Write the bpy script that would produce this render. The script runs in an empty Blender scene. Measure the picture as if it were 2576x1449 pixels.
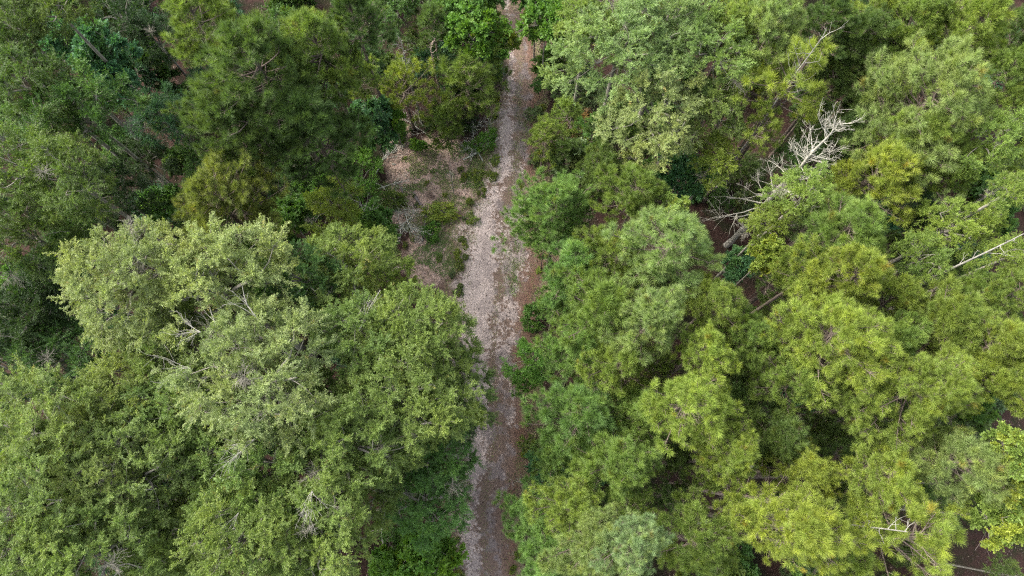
import bpy, math, random
import numpy as np
from mathutils import Vector

C = bpy.context.scene.collection
R = math.radians
# ------------------------------------------------------------------ camera
TILT = R(15.5)
CAMZ = 36.0
HFOV = R(73.0)
cam = bpy.data.cameras.new("camera")
cam.sensor_width = 36; cam.angle = HFOV
cam.clip_start = 0.5; cam.clip_end = 2000
co = bpy.data.objects.new("camera", cam); C.objects.link(co)
co.location = (0, 0, CAMZ); co.rotation_euler = (TILT, 0, 0)
bpy.context.scene.camera = co

# ------------------------------------------------------------------ sky and sun
SUN_EL, SUN_AZ = 47.0, 292.0            # azimuth clockwise from +Y (the top of the picture)
w = bpy.data.worlds.new("World"); bpy.context.scene.world = w; w.use_nodes = True
nt = w.node_tree; nt.nodes.clear()
sky = nt.nodes.new("ShaderNodeTexSky"); sky.sky_type = 'NISHITA'; sky.sun_disc = False
sky.sun_elevation = R(SUN_EL); sky.sun_rotation = R(SUN_AZ)
sky.air_density = 1.0; sky.dust_density = 4.0; sky.ozone_density = 0.6
bg = nt.nodes.new("ShaderNodeBackground"); bg.inputs['Strength'].default_value = 0.15
wo = nt.nodes.new("ShaderNodeOutputWorld")
hs = nt.nodes.new('ShaderNodeHueSaturation'); hs.inputs['Saturation'].default_value = .45      # a thin even overcast
nt.links.new(sky.outputs[0], hs.inputs['Color']); nt.links.new(hs.outputs[0], bg.inputs[0]); nt.links.new(bg.outputs[0], wo.inputs[0])
sl = bpy.data.lights.new("sun", 'SUN'); sl.energy = 1.3; sl.angle = R(28); sl.color = (1.0, 0.95, 0.86)
so = bpy.data.objects.new("sun", sl); C.objects.link(so)
_d = Vector((math.sin(R(SUN_AZ)) * math.cos(R(SUN_EL)), math.cos(R(SUN_AZ)) * math.cos(R(SUN_EL)), math.sin(R(SUN_EL))))
so.rotation_euler = (-_d).to_track_quat('-Z', 'Y').to_euler()
so.location = (-30, 12, 60)
vs = bpy.context.scene.view_settings
vs.view_transform = 'Standard'; vs.look = 'None'; vs.gamma = 1; vs.exposure = 2.18
cy = bpy.context.scene.cycles
cy.max_bounces = 6; cy.diffuse_bounces = 3; cy.transmission_bounces = 4; cy.glossy_bounces = 2
cy.use_denoising = False
cy.filter_width = 1.25
cy.denoiser = 'OPENIMAGEDENOISE'; cy.denoising_input_passes = 'RGB_ALBEDO_NORMAL'; cy.denoising_prefilter = 'ACCURATE'
cy.sample_clamp_indirect = 4; cy.sample_clamp_direct = 12

# ------------------------------------------------------------------ picture -> place (2576 wide sketch units)
FOC = 1288.0 / math.tan(HFOV / 2)
_c, _s = math.cos(TILT), math.sin(TILT)
def at(u, v, z=0.0):
    dx, dy = (u - 1288.0) / FOC, (724.5 - v) / FOC
    d = np.array([dx, dy * _c + _s, dy * _s - _c])
    t = (CAMZ - z) / -d[2]
    return d[0] * t, d[1] * t, t      # t = depth along the axis

# ------------------------------------------------------------------ materials
def new_mat(name):
    m = bpy.data.materials.new(name); m.use_nodes = True
    n = m.node_tree; n.nodes.clear()
    out = n.nodes.new("ShaderNodeOutputMaterial")
    return m, n, out
def N(n, t, **kw):
    x = n.nodes.new(t)
    for k, v in kw.items():
        if k.startswith('i_'):
            x.inputs[k[2:].replace('_', ' ')].default_value = v
        else:
            setattr(x, k, v)
    return x
def mixc(n, fac, a, b, mode='MIX'):
    x = n.nodes.new("ShaderNodeMix"); x.data_type = 'RGBA'; x.blend_type = mode
    for s, v in ((0, fac), (6, a), (7, b)):
        if hasattr(v, 'is_output'): n.links.new(v, x.inputs[s])
        elif isinstance(v, (int, float)): x.inputs[s].default_value = v
        else: x.inputs[s].default_value = tuple(v) + ((1,) if len(v) == 3 else ())
    return x.outputs[2]
def mathn(n, op, a, b=None, clamp=False):
    x = n.nodes.new("ShaderNodeMath"); x.operation = op; x.use_clamp = clamp
    for i, v in enumerate((a, b)):
        if v is None: continue
        if hasattr(v, 'is_output'): n.links.new(v, x.inputs[i])
        else: x.inputs[i].default_value = v
    return x.outputs[0]
def ramp(n, fac, stops):
    x = n.nodes.new("ShaderNodeValToRGB"); e = x.color_ramp.elements
    while len(e) < len(stops): e.new(0.5)
    for k, (p, c) in enumerate(stops):
        e[k].position = p; e[k].color = tuple(c) + (1,) if len(c) == 3 else c
    n.links.new(fac, x.inputs[0]); return x.outputs[0]
def noise(n, scale, detail=4, rough=0.6, vec=None, w=None):
    x = n.nodes.new("ShaderNodeTexNoise"); x.inputs['Scale'].default_value = scale
    x.inputs['Detail'].default_value = detail; x.inputs['Roughness'].default_value = rough
    if vec is not None: n.links.new(vec, x.inputs['Vector'])
    return x.outputs[0]

def leaf_material(name, shift, trans=0.3, rough=0.5, spec=0.35):
    """object colour = the species and tree's own green; 'val' varies leaf by leaf, 'hue' spray by spray."""
    m, n, out = new_mat(name)
    oi = N(n, "ShaderNodeObjectInfo")
    av = N(n, "ShaderNodeAttribute", attribute_name="val"); ah = N(n, "ShaderNodeAttribute", attribute_name="hue")
    mul = mathn(n, 'ADD', mathn(n, 'MULTIPLY', av.outputs['Fac'], 0.6), 0.70)
    cc = n.nodes.new("ShaderNodeCombineColor")
    for i in range(3): n.links.new(mul, cc.inputs[i])
    col = mixc(n, 1.0, oi.outputs['Color'], cc.outputs[0], 'MULTIPLY')
    col2 = mixc(n, 1.0, col, shift, 'MULTIPLY')
    h = mathn(n, 'POWER', ah.outputs['Fac'], 1.4)
    col = mixc(n, h, col, col2)
    col = mixc(n, mathn(n, 'GREATER_THAN', ah.outputs['Fac'], .96), col, mixc(n, 1.0, col, (.95, .72, .8), 'MULTIPLY'))   # a few dying brown shoots
    p = N(n, "ShaderNodeBsdfPrincipled"); p.inputs['Roughness'].default_value = rough
    p.inputs['Specular IOR Level'].default_value = spec
    n.links.new(col, p.inputs['Base Color'])
    t = N(n, "ShaderNodeBsdfTranslucent")
    tc = mixc(n, 1.0, col, (1.25, 1.35, 0.55), 'MULTIPLY'); n.links.new(tc, t.inputs[0])
    mx = N(n, "ShaderNodeMixShader"); mx.inputs[0].default_value = trans
    n.links.new(p.outputs[0], mx.inputs[1]); n.links.new(t.outputs[0], mx.inputs[2])
    n.links.new(mx.outputs[0], out.inputs[0])
    return m
M = {}
M['needle'] = leaf_material("pine_needles", (1.38, 1.24, 0.9), 0.33, 0.5, 0.3)
M['leaf'] = leaf_material("small_leaves", (1.32, 1.2, 0.95), 0.36, 0.5, 0.3)
M['broad'] = leaf_material("broad_leaves", (1.5, 1.2, 0.7), 0.38, 0.5, 0.3)

def bark_material(name, a, b, scale=14, rough=0.9):
    m, n, out = new_mat(name)
    tc = N(n, "ShaderNodeTexCoord"); oi = N(n, "ShaderNodeObjectInfo")
    f = noise(n, scale, 5, 0.65, tc.outputs['Object'])
    col = ramp(n, f, [(0.3, a), (0.62, b)])
    f2 = noise(n, 1.7, 3, 0.6, tc.outputs['Object'])
    col = mixc(n, mathn(n, 'MULTIPLY', f2, 0.35), col, tuple(x * 0.55 for x in a))
    p = N(n, "ShaderNodeBsdfPrincipled"); p.inputs['Roughness'].default_value = rough
    p.inputs['Specular IOR Level'].default_value = 0.2
    n.links.new(col, p.inputs['Base Color'])
    bm = N(n, "ShaderNodeBump"); bm.inputs['Strength'].default_value = 0.5; bm.inputs['Distance'].default_value = 0.02
    n.links.new(f, bm.inputs['Height']); n.links.new(bm.outputs[0], p.inputs['Normal'])
    n.links.new(p.outputs[0], out.inputs[0]); return m
M['pine_bark'] = bark_material("pine_bark", (0.07, 0.055, 0.045), (0.17, 0.135, 0.11))
M['grey_bark'] = bark_material("grey_bark", (0.12, 0.11, 0.09), (0.29, 0.27, 0.22))
M['pale_wood'] = bark_material("bleached_wood", (0.22, 0.205, 0.165), (0.43, 0.41, 0.35), 9)
M['grey_wood'] = bark_material("weathered_wood", (0.15, 0.14, 0.12), (0.32, 0.31, 0.27), 12)
M['lichen_wood'] = bark_material("lichen_covered_wood", (0.30, 0.30, 0.25), (0.60, 0.60, 0.52), 12)
M['brown_wood'] = bark_material("brown_dead_wood", (0.2, 0.15, 0.12), (0.42, 0.33, 0.27), 12)
M['dark_wood'] = bark_material("dark_rotting_wood", (0.09, 0.075, 0.07), (0.24, 0.2, 0.19), 12)

# ------------------------------------------------------------------ mesh helpers
def mesh_from(name, verts, faces, nper, mat=None, attrs=None):
    """verts (V,3), faces (F,nper) int; all faces have nper corners."""
    verts = np.ascontiguousarray(verts, dtype=np.float32); faces = np.ascontiguousarray(faces, dtype=np.int32)
    me = bpy.data.meshes.new(name)
    nv, nf = len(verts), len(faces)
    me.vertices.add(nv); me.vertices.foreach_set("co", verts.ravel())
    me.loops.add(nf * nper); me.loops.foreach_set("vertex_index", faces.ravel())
    me.polygons.add(nf); me.polygons.foreach_set("loop_start", np.arange(nf, dtype=np.int32) * nper)
    me.update(calc_edges=True)
    if attrs:
        for k, a in attrs.items():
            dom = 'FACE' if len(a) == nf else 'POINT'
            at_ = me.attributes.new(k, 'FLOAT', dom); at_.data.foreach_set("value", np.ascontiguousarray(a, dtype=np.float32))
    if mat: me.materials.append(mat)
    return me

def tubes(P, Rad, sides=4):
    """P (N,K,3) polylines, Rad (N,K): one welded tapered tube each -> verts, quads"""
    P = np.asarray(P, float); Rad = np.asarray(Rad, float)
    n, k, _ = P.shape
    T = np.gradient(P, axis=1); T /= np.linalg.norm(T, axis=2, keepdims=True) + 1e-9
    ref = np.where(np.abs(T[:, :1, 2:3]) > 0.9, np.array([[[1., 0, 0]]]), np.array([[[0., 0, 1.]]]))
    A = np.cross(T, np.broadcast_to(ref, T.shape)); A /= np.linalg.norm(A, axis=2, keepdims=True) + 1e-9
    B = np.cross(T, A)
    th = np.arange(sides) * 2 * np.pi / sides
    V = P[:, :, None, :] + Rad[:, :, None, None] * (np.cos(th)[None, None, :, None] * A[:, :, None, :] + np.sin(th)[None, None, :, None] * B[:, :, None, :])
    V = V.reshape(-1, 3)
    i = np.arange(n)[:, None, None] * k * sides + np.arange(k - 1)[None, :, None] * sides
    j = np.arange(sides)[None, None, :]; j2 = (j + 1) % sides
    F = np.stack([i + j, i + j2, i + sides + j2, i + sides + j], -1).reshape(-1, 4)
    return V, F

def join(parts):
    V, F, o = [], [], 0
    for v, f in parts:
        V.append(v); F.append(f + o); o += len(v)
    return np.concatenate(V), np.concatenate(F)

def unit(a): return a / (np.linalg.norm(a, axis=-1, keepdims=True) + 1e-9)

def curve(rng, P0, P1, k, bow=0.12, up=0.0):
    """(N,3)->(N,3) wavy polylines with k points"""
    t = np.linspace(0, 1, k)[None, :, None]
    L = np.linalg.norm(P1 - P0, axis=1)[:, None, None]
    W = rng.normal(0, 1, (len(P0), 1, 3)) * np.sin(np.pi * t) + rng.normal(0, .5, (len(P0), 1, 3)) * np.sin(2 * np.pi * t)
    U = np.zeros((1, 1, 3)); U[..., 2] = up
    return P0[:, None] * (1 - t) + P1[:, None] * t + L * (bow * W * 0.6 + U * np.sin(np.pi * t))

def frames(X, rng, jit=0.35):
    X = unit(X); Z = np.zeros_like(X); Z[:, 2] = 1; Z = Z + rng.normal(0, jit, X.shape)
    Y = unit(np.cross(Z, X)); Z = np.cross(X, Y)
    return np.stack([X, Y, Z], axis=-1)          # columns

def stamp(templ, pos, Fr, scale, rng):
    """templ (T,n,c,3): T variants of n faces with c corners -> verts, faces"""
    T, n, c, _ = templ.shape
    idx = rng.integers(0, T, len(pos))
    V = templ[idx].reshape(len(pos), n * c, 3) * scale[:, None, None]
    V = np.einsum('nij,nkj->nki', Fr, V) + pos[:, None, :]
    F = np.arange(len(pos) * n * c).reshape(-1, c)
    return V.reshape(-1, 3), F

# --- templates -----------------------------------------------------------
def tuft_templates(rng, T=8, n=112, L=0.245, wid=0.012):
    """a shoot of pine needles round a twig end pointing along +X"""
    a = np.zeros((T, n, 3, 3))
    for k in range(T):
        s = rng.random(n) ** 0.6
        base = np.stack([-0.16 + 0.20 * s, rng.normal(0, .006, n), rng.normal(0, .006, n)], -1)
        ph = rng.random(n) * 2 * np.pi
        ang = R(18) + (1 - s) * R(75) + rng.normal(0, R(12), n)
        ax = np.stack([np.cos(ang), np.sin(ang) * np.cos(ph), np.sin(ang) * np.sin(ph)], -1)
        ll = L * rng.uniform(.75, 1.15, n)
        tip = base + ax * ll[:, None]; tip[:, 2] -= 0.0
        side = unit(np.cross(ax, rng.normal(0, 1, (n, 3)))) * wid / 2
        a[k, :, 0] = base - side; a[k, :, 1] = base + side; a[k, :, 2] = tip
    return a
def spray_templates(rng, T=12, n=20, L=0.42, ll=0.085, lw=0.036, droop=0.3, jit=0.45, ang=50):
    """a leafy twig along +X; leaves are folded kites (quads)"""
    a = np.zeros((T, n, 4, 3))
    for k in range(T):
        for i in range(n):
            t = (i + rng.random()) / n
            b = np.array([L * t, 0, -0.10 * t * t]) + rng.normal(0, .012, 3)
            sgn = 1 if i % 2 else -1
            al = R(ang) * (1 - .45 * t) + rng.normal(0, .55)
            d = np.array([math.cos(al), sgn * math.sin(al), rng.normal(0.1, .3)]); d /= np.linalg.norm(d)
            up = unit(np.array([0, 0, 1.]) + rng.normal(0, jit, 3)); s = unit(np.cross(up, d)); up = np.cross(d, s)
            l_ = ll * rng.uniform(.7, 1.25); w_ = lw * rng.uniform(.8, 1.2)
            fold = up * w_ * rng.uniform(-.1, .3)
            a[k, i, 0] = b; a[k, i, 1] = b + d * l_ * .5 + s * w_ / 2 + fold
            a[k, i, 2] = b + d * l_ - up * l_ * droop * rng.random(); a[k, i, 3] = b + d * l_ * .5 - s * w_ / 2 + fold
    return a
trng = np.random.default_rng(5)
TUFT = tuft_templates(trng)
TUFT_FINE = tuft_templates(trng, 6, 96, 0.20, 0.010)
SPRAY = {'small': spray_templates(trng),
         'narrow': spray_templates(trng, n=24, L=.36, ll=0.088, lw=0.029, droop=.5, jit=.6, ang=60),
         'broad': spray_templates(trng, n=13, L=.36, ll=0.125, lw=0.115, droop=.25, jit=.4, ang=60),
         'tiny': spray_templates(trng, n=16, L=.3, ll=0.075, lw=0.05, jit=.6)}

# --- pine crown ------------------------------------------------------------
def pine_proto(seed, Rc, D, nlimb, fine=False, sparse=1.0, cone=0.75):
    rng = np.random.default_rng(seed)
    t = np.sort(rng.random(nlimb)) ; t = 0.85 * t + 0.15 * np.linspace(0, 1, nlimb)
    z0 = t * D * 0.93
    az = np.arange(nlimb) * 2.399 + rng.normal(0, .5, nlimb)
    asym = 1 + 0.22 * np.cos(az - rng.random() * 6.3) + 0.15 * np.cos(2 * az - rng.random() * 6.3)
    Lm = Rc * ((1 - t) ** cone * 1.0 + 0.10) * rng.uniform(.68, 1.12, nlimb) * asym
    slope = 0.10 + 0.95 * t ** 1.5 + rng.normal(0, .12, nlimb)
    dirh = np.stack([np.cos(az), np.sin(az), np.zeros(nlimb)], -1)
    K = 7; s = np.linspace(0, 1, K)
    sway = rng.normal(0, .10, (nlimb, 1)) * s ** 2
    side = np.stack([-dirh[:, 1], dirh[:, 0], dirh[:, 2]], -1)
    P = dirh[:, None] * (Lm[:, None] * s)[..., None] + side[:, None] * (Lm[:, None] * sway)[..., None]
    P[..., 2] += z0[:, None] + Lm[:, None] * (slope[:, None] * s * 0.6 + 0.28 * s ** 2.2)
    P += rng.normal(0, .018, P.shape) * s[None, :, None]
    rad = (0.009 + 0.012 * Lm)[:, None] * (1 - .8 * s) + .004
    parts = [tubes(P, rad, 5)]
    tp = []; td = []; tw0 = []; tw1 = []; th_ = []
    for i in range(nlimb):
        L = Lm[i]
        hl = rng.normal(.34, .24); n0 = len(tp)
        nt_ = max(2, int(round((2.4 + 4.8 * L) * sparse)))
        ss = np.sort(rng.uniform(.28, .97, nt_)); sg = rng.choice([-1, 1], nt_)
        for q, sv in enumerate(ss):
            j = min(int(sv * (K - 1)), K - 2); f = sv * (K - 1) - j
            p = P[i, j] * (1 - f) + P[i, j + 1] * f
            d = unit(P[i, j + 1] - P[i, j])
            sd = side[i] * sg[q]
            dd = unit(d * rng.uniform(.5, 1.0) + sd * rng.uniform(.5, 1.1) + np.array([0, 0, rng.uniform(.05, .6)]))
            tl = rng.uniform(.28, .55) * (0.35 + L * .42) * (1.25 - sv * .7)
            e = p + dd * tl + np.array([0, 0, .10 * tl])
            tw0.append(p); tw1.append(e); tp.append(e); td.append(unit(dd + np.array([0, 0, .45])))
            if tl > .42 * (1 if not fine else .8):
                for _ in range(1 + (tl > .7)):
                    f2 = rng.uniform(.35, .75); p2 = p + (e - p) * f2
                    d2 = unit(dd + rng.normal(0, .6, 3) + np.array([0, 0, .35])); e2 = p2 + d2 * rng.uniform(.16, .34)
                    tw0.append(p2); tw1.append(e2); tp.append(e2); td.append(unit(d2 + np.array([0, 0, .3])))
        tp.append(P[i, -1]); td.append(unit(P[i, -1] - P[i, -2] + np.array([0, 0, .25])))
        if rng.random() < .9:
            for _ in range(2):
                d2 = unit(P[i, -1] - P[i, -2] + rng.normal(0, .5, 3) + np.array([0, 0, .2])); e2 = P[i, -2] + d2 * rng.uniform(.2, .38)
                tw0.append(P[i, -2]); tw1.append(e2); tp.append(e2); td.append(d2)
        th_ += [hl] * (len(tp) - n0)
    # leader shoots
    for _ in range(5):
        e = np.array([rng.normal(0, .12), rng.normal(0, .12), D * rng.uniform(.93, 1.0)]); tp.append(e); td.append(unit(rng.normal(0, .3, 3) + np.array([0, 0, 1.])))
        tw0.append(np.array([0, 0, D * .85])); tw1.append(e)
    tw0 = np.array(tw0); tw1 = np.array(tw1); tp = np.array(tp); td = np.array(td)
    parts.append(tubes(curve(rng, tw0, tw1, 3, .1), np.broadcast_to(np.array([.011, .008, .005]), (len(tw0), 3)), 3))
    bv, bf = join(parts)
    templ = TUFT_FINE if fine else TUFT
    sc = rng.uniform(.5, 1.12, len(tp))
    V, F = stamp(templ, tp, frames(td, rng, 1.0), sc, rng)
    n = templ.shape[1]
    th_ = np.array(th_ + [.3] * (len(tp) - len(th_))); hh = np.clip(th_ + rng.normal(0, .17, len(tp)), 0, .93); hh[rng.random(len(tp)) < .008] = 1
    hue = np.repeat(hh, n)
    val = np.clip(np.repeat(rng.random(len(tp)), n) * .72 + rng.random(len(F)) * .28, 0, 1)
    return {'R': Rc, 'D': D, 'branches': (bv, bf), 'crown': mesh_from("crown", V, F, 3, M['needle'], {'val': val, 'hue': hue})}

# --- broadleaf crown ---------------------------------------------------------
def leafy_proto(seed, Rc, D, spacing, spray='small', mat='leaf', rl=0.75, dens=1.0, bare=0.05, low=0.4, scale=1.0, trunk_z=0.12, spiky=0.3):
    rng = np.random.default_rng(seed)
    # lobe centres by dart throwing over the dome
    cen = []; lr = []
    k1, k2, ph = rng.integers(2, 4), rng.integers(4, 6), rng.random(2) * 6.3
    for tries in range(4000):
        th = rng.random() * 2 * np.pi; u = math.sqrt(rng.random())
        edge = 1 + .16 * math.cos(k1 * th + ph[0]) + .10 * math.cos(k2 * th + ph[1])
        rr = u * Rc * edge * .88
        ztop = D * (.30 + .66 * math.sqrt(max(0, 1 - u * u)))
        lower = rng.random() < low
        z = ztop * (rng.uniform(.35, .72) if lower else rng.uniform(.76, 1.12)) - rl * .3
        c = np.array([rr * math.cos(th), rr * math.sin(th), z])
        if all(np.linalg.norm((c - q) * np.array([1, 1, .8])) > spacing for q in cen):
            cen.append(c); lr.append(rl * rng.uniform(.7, 1.3))
    cen = np.array(cen); lr = np.array(lr); nl = len(cen)
    zt = D * trunk_z
    # main limbs: 5-8 scaffolds, lobes hang off the nearest one
    ns = max(4, int(4 + Rc)); sa = np.arange(ns) * 6.283 / ns + rng.normal(0, .3, ns)
    ends = np.stack([np.cos(sa) * Rc * .55, np.sin(sa) * Rc * .55, np.full(ns, D * .55) * rng.uniform(.8, 1.2, ns)], -1)
    ends = np.concatenate([ends, [[rng.normal(0, .2), rng.normal(0, .2), D * .7]]])
    st = np.zeros((ns + 1, 3)); st[:, 2] = rng.uniform(0, zt + .05 * D, ns + 1)
    S = curve(rng, st, ends, 8, .10, .06)
    parts = [tubes(S, np.linspace(.026 * Rc + .02, .010 * Rc + .008, 8)[None].repeat(ns + 1, 0), 6)]
    pts = S[:, 3:].reshape(-1, 3)
    dist = np.linalg.norm(cen[:, None] - pts[None] + np.array([0, 0, -.0]), axis=2) + 1.5 * np.maximum(0, pts[None, :, 2] - cen[:, None, 2])
    near = pts[dist.argmin(1)]
    Lb = curve(rng, near, cen, 6, .14, .05)
    parts.append(tubes(Lb, (np.linspace(.020, .008, 6)[None] * (lr / .75)[:, None] ** .5 + .002 * Rc), 4))
    out = unit(cen - np.array([0, 0, D * .25])); 
    isbare = rng.random(nl) < bare
    b0, b1, bl = [], [], []
    for i in range(nl):
        nb = int(round((9 + 9 * lr[i]) * (1.4 if isbare[i] else 1)))
        dd = unit(rng.normal(0, .8, (nb, 3)) + out[i] * .55 + np.array([0, 0, .45]))
        ln = lr[i] * rng.uniform(.55, 1.0 + spiky, nb)
        s0 = cen[i] - out[i] * lr[i] * rng.uniform(0, .45, (nb, 1))
        b0.append(s0); b1.append(s0 + dd * ln[:, None]); bl += [i] * nb
    b0 = np.concatenate(b0); b1 = np.concatenate(b1); bl = np.array(bl)
    Bc = curve(rng, b0, b1, 4, .12, .06)
    parts.append(tubes(Bc, np.broadcast_to(np.array([.010, .008, .006, .003]), (len(b0), 4)) * scale ** .5, 3))
    # bare lobes: fine dead twigs
    ib = np.where(isbare[bl])[0]
    if len(ib):
        rep = np.repeat(ib, 5); tt = rng.uniform(.3, .95, len(rep))
        q0 = b0[rep] * (1 - tt[:, None]) + b1[rep] * tt[:, None]
        q1 = q0 + unit(unit(b1[rep] - b0[rep]) + rng.normal(0, .6, (len(rep), 3))) * rng.uniform(.15, .4, (len(rep), 1))
        parts.append(tubes(curve(rng, q0, q1, 3, .15), np.broadcast_to(np.array([.006, .005, .003]), (len(rep), 3)), 3))
    # sprays
    il = np.where(~isbare[bl])[0]
    ns_ = max(3, int(round(8 * dens)))
    rep = np.repeat(il, ns_); tt = rng.uniform(.30, 1.0, len(rep)) ** .8
    j = np.minimum((tt * 3).astype(int), 2); f = (tt * 3 - j)[:, None]
    pos = Bc[rep, j] * (1 - f) + Bc[rep, j + 1] * f
    d = unit(unit(b1[rep] - b0[rep]) * .8 + rng.normal(0, .55, (len(rep), 3)) + np.array([0, 0, .25]))
    sc = rng.uniform(.7, 1.15, len(rep)) * scale
    templ = SPRAY[spray]; n = templ.shape[1]
    V, F = stamp(templ, pos - d * .06, frames(d, rng, .35), sc, rng)
    lobehue = rng.normal(.34, .30, nl)
    hh = np.clip(lobehue[bl[rep]] + rng.normal(0, .18, len(rep)), 0, .94); hh[rng.random(len(rep)) < .008] = 1
    hue = np.repeat(hh, n)
    val = np.clip(np.repeat(rng.random(len(rep)), n) * .45 + rng.random(len(F)) * .5, 0, 1)
    bv, bf = join(parts)
    return {'R': Rc, 'D': D, 'tz': zt, 'branches': (bv, bf), 'crown': mesh_from("crown", V, F, 4, M[mat], {'val': val, 'hue': hue})}

def trunk_mesh(name, seed, r0, r1, mat, sides=9):
    rng = np.random.default_rng(seed)
    K = 16; z = np.linspace(0, 1, K)
    P = np.zeros((1, K, 3)); P[0, :, 2] = z
    P[0, :, 0] = rng.normal(0, .035) * np.sin(z * np.pi) * 1.3; P[0, :, 1] = rng.normal(0, .035) * np.sin(z * np.pi)
    rad = (r0 + (r1 - r0) * z + r0 * .5 * np.exp(-z * 30))[None]
    V, F = tubes(P, rad * rng.uniform(.95, 1.05, (1, K)), sides)
    return mesh_from(name, V, F, 4, mat)

PROTO = {}
def finish(kind, plist, bark, tr):
    for i, p in enumerate(plist):
        v_ = np.zeros(len(p['crown'].vertices) * 3, dtype=np.float32); p['crown'].vertices.foreach_get('co', v_)
        v_ = v_.reshape(-1, 3); p['R'] = float(np.percentile(np.hypot(v_[:, 0], v_[:, 1]), 93)); p['D'] = float(np.percentile(v_[:, 2], 99.5))
        p['bm'] = mesh_from("branches", *p.pop('branches'), 4, M[bark])
        p['tm'] = trunk_mesh("trunk", 100 + i + len(PROTO) * 20, tr[0], tr[1], M[bark])
    PROTO[kind] = plist
finish('P', [pine_proto(10 + i, 1.55, 2.9 + .3 * (i % 3), 52 + 4 * (i % 3)) for i in range(10)], 'pine_bark', (.13, .045))
finish('PL', [pine_proto(30 + i, 2.3, 4.2, 90) for i in range(3)], 'pine_bark', (.17, .06))
finish('PS', [pine_proto(40 + i, 1.0, 2.3, 30, True) for i in range(3)], 'pine_bark', (.06, .02))
finish('PX', [pine_proto(50 + i, 1.7, 3.4, 30, False, .55) for i in range(2)], 'pine_bark', (.15, .05))
finish('B', [leafy_proto(60 + i, 2.3, 2.9, 1.0, 'small', 'leaf', .66, .95) for i in range(4)], 'grey_bark', (.14, .07))
finish('BL', [leafy_proto(140 + i, 3.4, 4.0, 1.12, 'narrow', 'leaf', .80, 1.2, .03, .5, 1.0, .12, .4) for i in range(6)], 'grey_bark', (.2, .1))
finish('BF', [leafy_proto(80 + i, 2.3, 2.9, 1.0, 'narrow', 'leaf', .66, 1.0, .04, .45, 1.0, .12, .45) for i in range(3)], 'grey_bark', (.14, .07))
finish('S', [leafy_proto(90 + i, 1.7, 2.6, .85, 'broad', 'broad', .6, .95, .0, .45, .95, .1, .15) for i in range(4)], 'grey_bark', (.09, .04))
finish('U', [leafy_proto(110 + i, 1.0, 1.3, .6, 'tiny', 'broad', .38, .62, .0, .5, 1.0, .02, .5) for i in range(4)], 'grey_bark', (.04, .02))
finish('UB', [leafy_proto(120 + i, .8, 1.1, .5, 'broad', 'broad', .36, .8, .0, .5, .7, .02, .4) for i in range(3)], 'grey_bark', (.03, .02))

TINT = dict(
    pg=(.132, .195, .042), py=(.172, .228, .042), pb=(.112, .192, .050), pd=(.070, .115, .030), po=(.150, .175, .040), pp=(.165, .235, .080),  # pd is darkened: shade on the low pines is put into their colour
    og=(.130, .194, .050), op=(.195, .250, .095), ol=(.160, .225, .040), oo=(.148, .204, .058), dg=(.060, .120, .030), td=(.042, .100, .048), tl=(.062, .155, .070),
    bg=(.088, .195, .034), pw=(.165, .240, .105), yl=(.150, .220, .045), ul=(.072, .122, .027), uo=(.090, .136, .030), sg=(.085, .175, .042), dk=(.030, .062, .019), gy=(.105, .160, .072), br=(.22, .15, .08))  # ul: a darker species' green, with the woods' shade also put into it
KIND = {'P': ('pine_tree', 'pine tree'), 'PL': ('pine_tree', 'pine tree'), 'PS': ('young_pine', 'young pine'), 'PX': ('pine_tree', 'pine tree'),
        'B': ('broadleaf_tree', 'tree'), 'BL': ('oak_tree', 'oak tree'), 'BF': ('oak_tree', 'oak tree'),
        'S': ('broadleaf_sapling', 'young tree'), 'U': ('shrub', 'shrub'), 'UB': ('shrub', 'shrub')}
prng = random.Random(11)
counter = {}
def link(name, data, parent=None):
    o = bpy.data.objects.new(name, data); C.objects.link(o)
    if parent: o.parent = parent
    return o
def plant(kind, x, y, rm, H, tint, label, group, squash=1.0):
    ps = PROTO[kind]; k = counter.get(kind, 0); counter[kind] = k + 1
    p = ps[k % len(ps)]
    s = rm / p['R']; sz = s * squash
    ax = prng.uniform(.72, 1.3) if kind[0] == 'U' else prng.uniform(.9, 1.1)
    D = p['D'] * sz
    if D > H * .96: sz *= H * .96 / D; D = H * .96
    zb = H - D
    nm, cat = KIND[kind]
    e = link(nm, None); e.location = (x, y, 0); e.rotation_euler = (0, 0, prng.uniform(0, 6.283)); e.empty_display_size = .3
    e['label'] = label; e['category'] = cat
    if group: e['group'] = group
    top = (H - .12 * D) if kind[0] == 'P' else zb + (p.get('tz', .1) + .05) * sz
    t = link('trunk', p['tm'], e); t.scale = (max(.6, H / 14) * min(1, s ** .5 + .1),) * 2 + (top,)
    b = link('branches', p['bm'], e); b.location = (0, 0, zb); b.scale = (s * ax, s / ax, sz)
    c = link('crown', p['crown'], e); c.location = (0, 0, zb); c.scale = (s * ax, s / ax, sz)
    col = TINT[tint]; j = prng.uniform(.9, 1.12); g = prng.uniform(.94, 1.06)
    c.color = (col[0] * j * g, col[1] * j, col[2] * j / g, 1)
    return e
LANDMARKS = []
def nearest_phrase(x, y):
    lab = min(LANDMARKS, key=lambda q: (q[0] - x) ** 2 + (q[1] - y) ** 2)[2].split(',')[0]
    return lab
def plant_at(kind, u, v, r, H, tint, label, group, squash=1.0):
    """u, v, r: crown centre and radius as sketched off the photo; H the tree's height"""
    rm = r / FOC * (CAMZ - H) / .93
    zc = H - rm * .75
    x, y, t = at(u, v, max(zc, .2))
    rm = r / FOC * t
    LANDMARKS.append((x, y, label))
    return plant(kind, x, y, rm, H, tint, label, group, squash)
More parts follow.
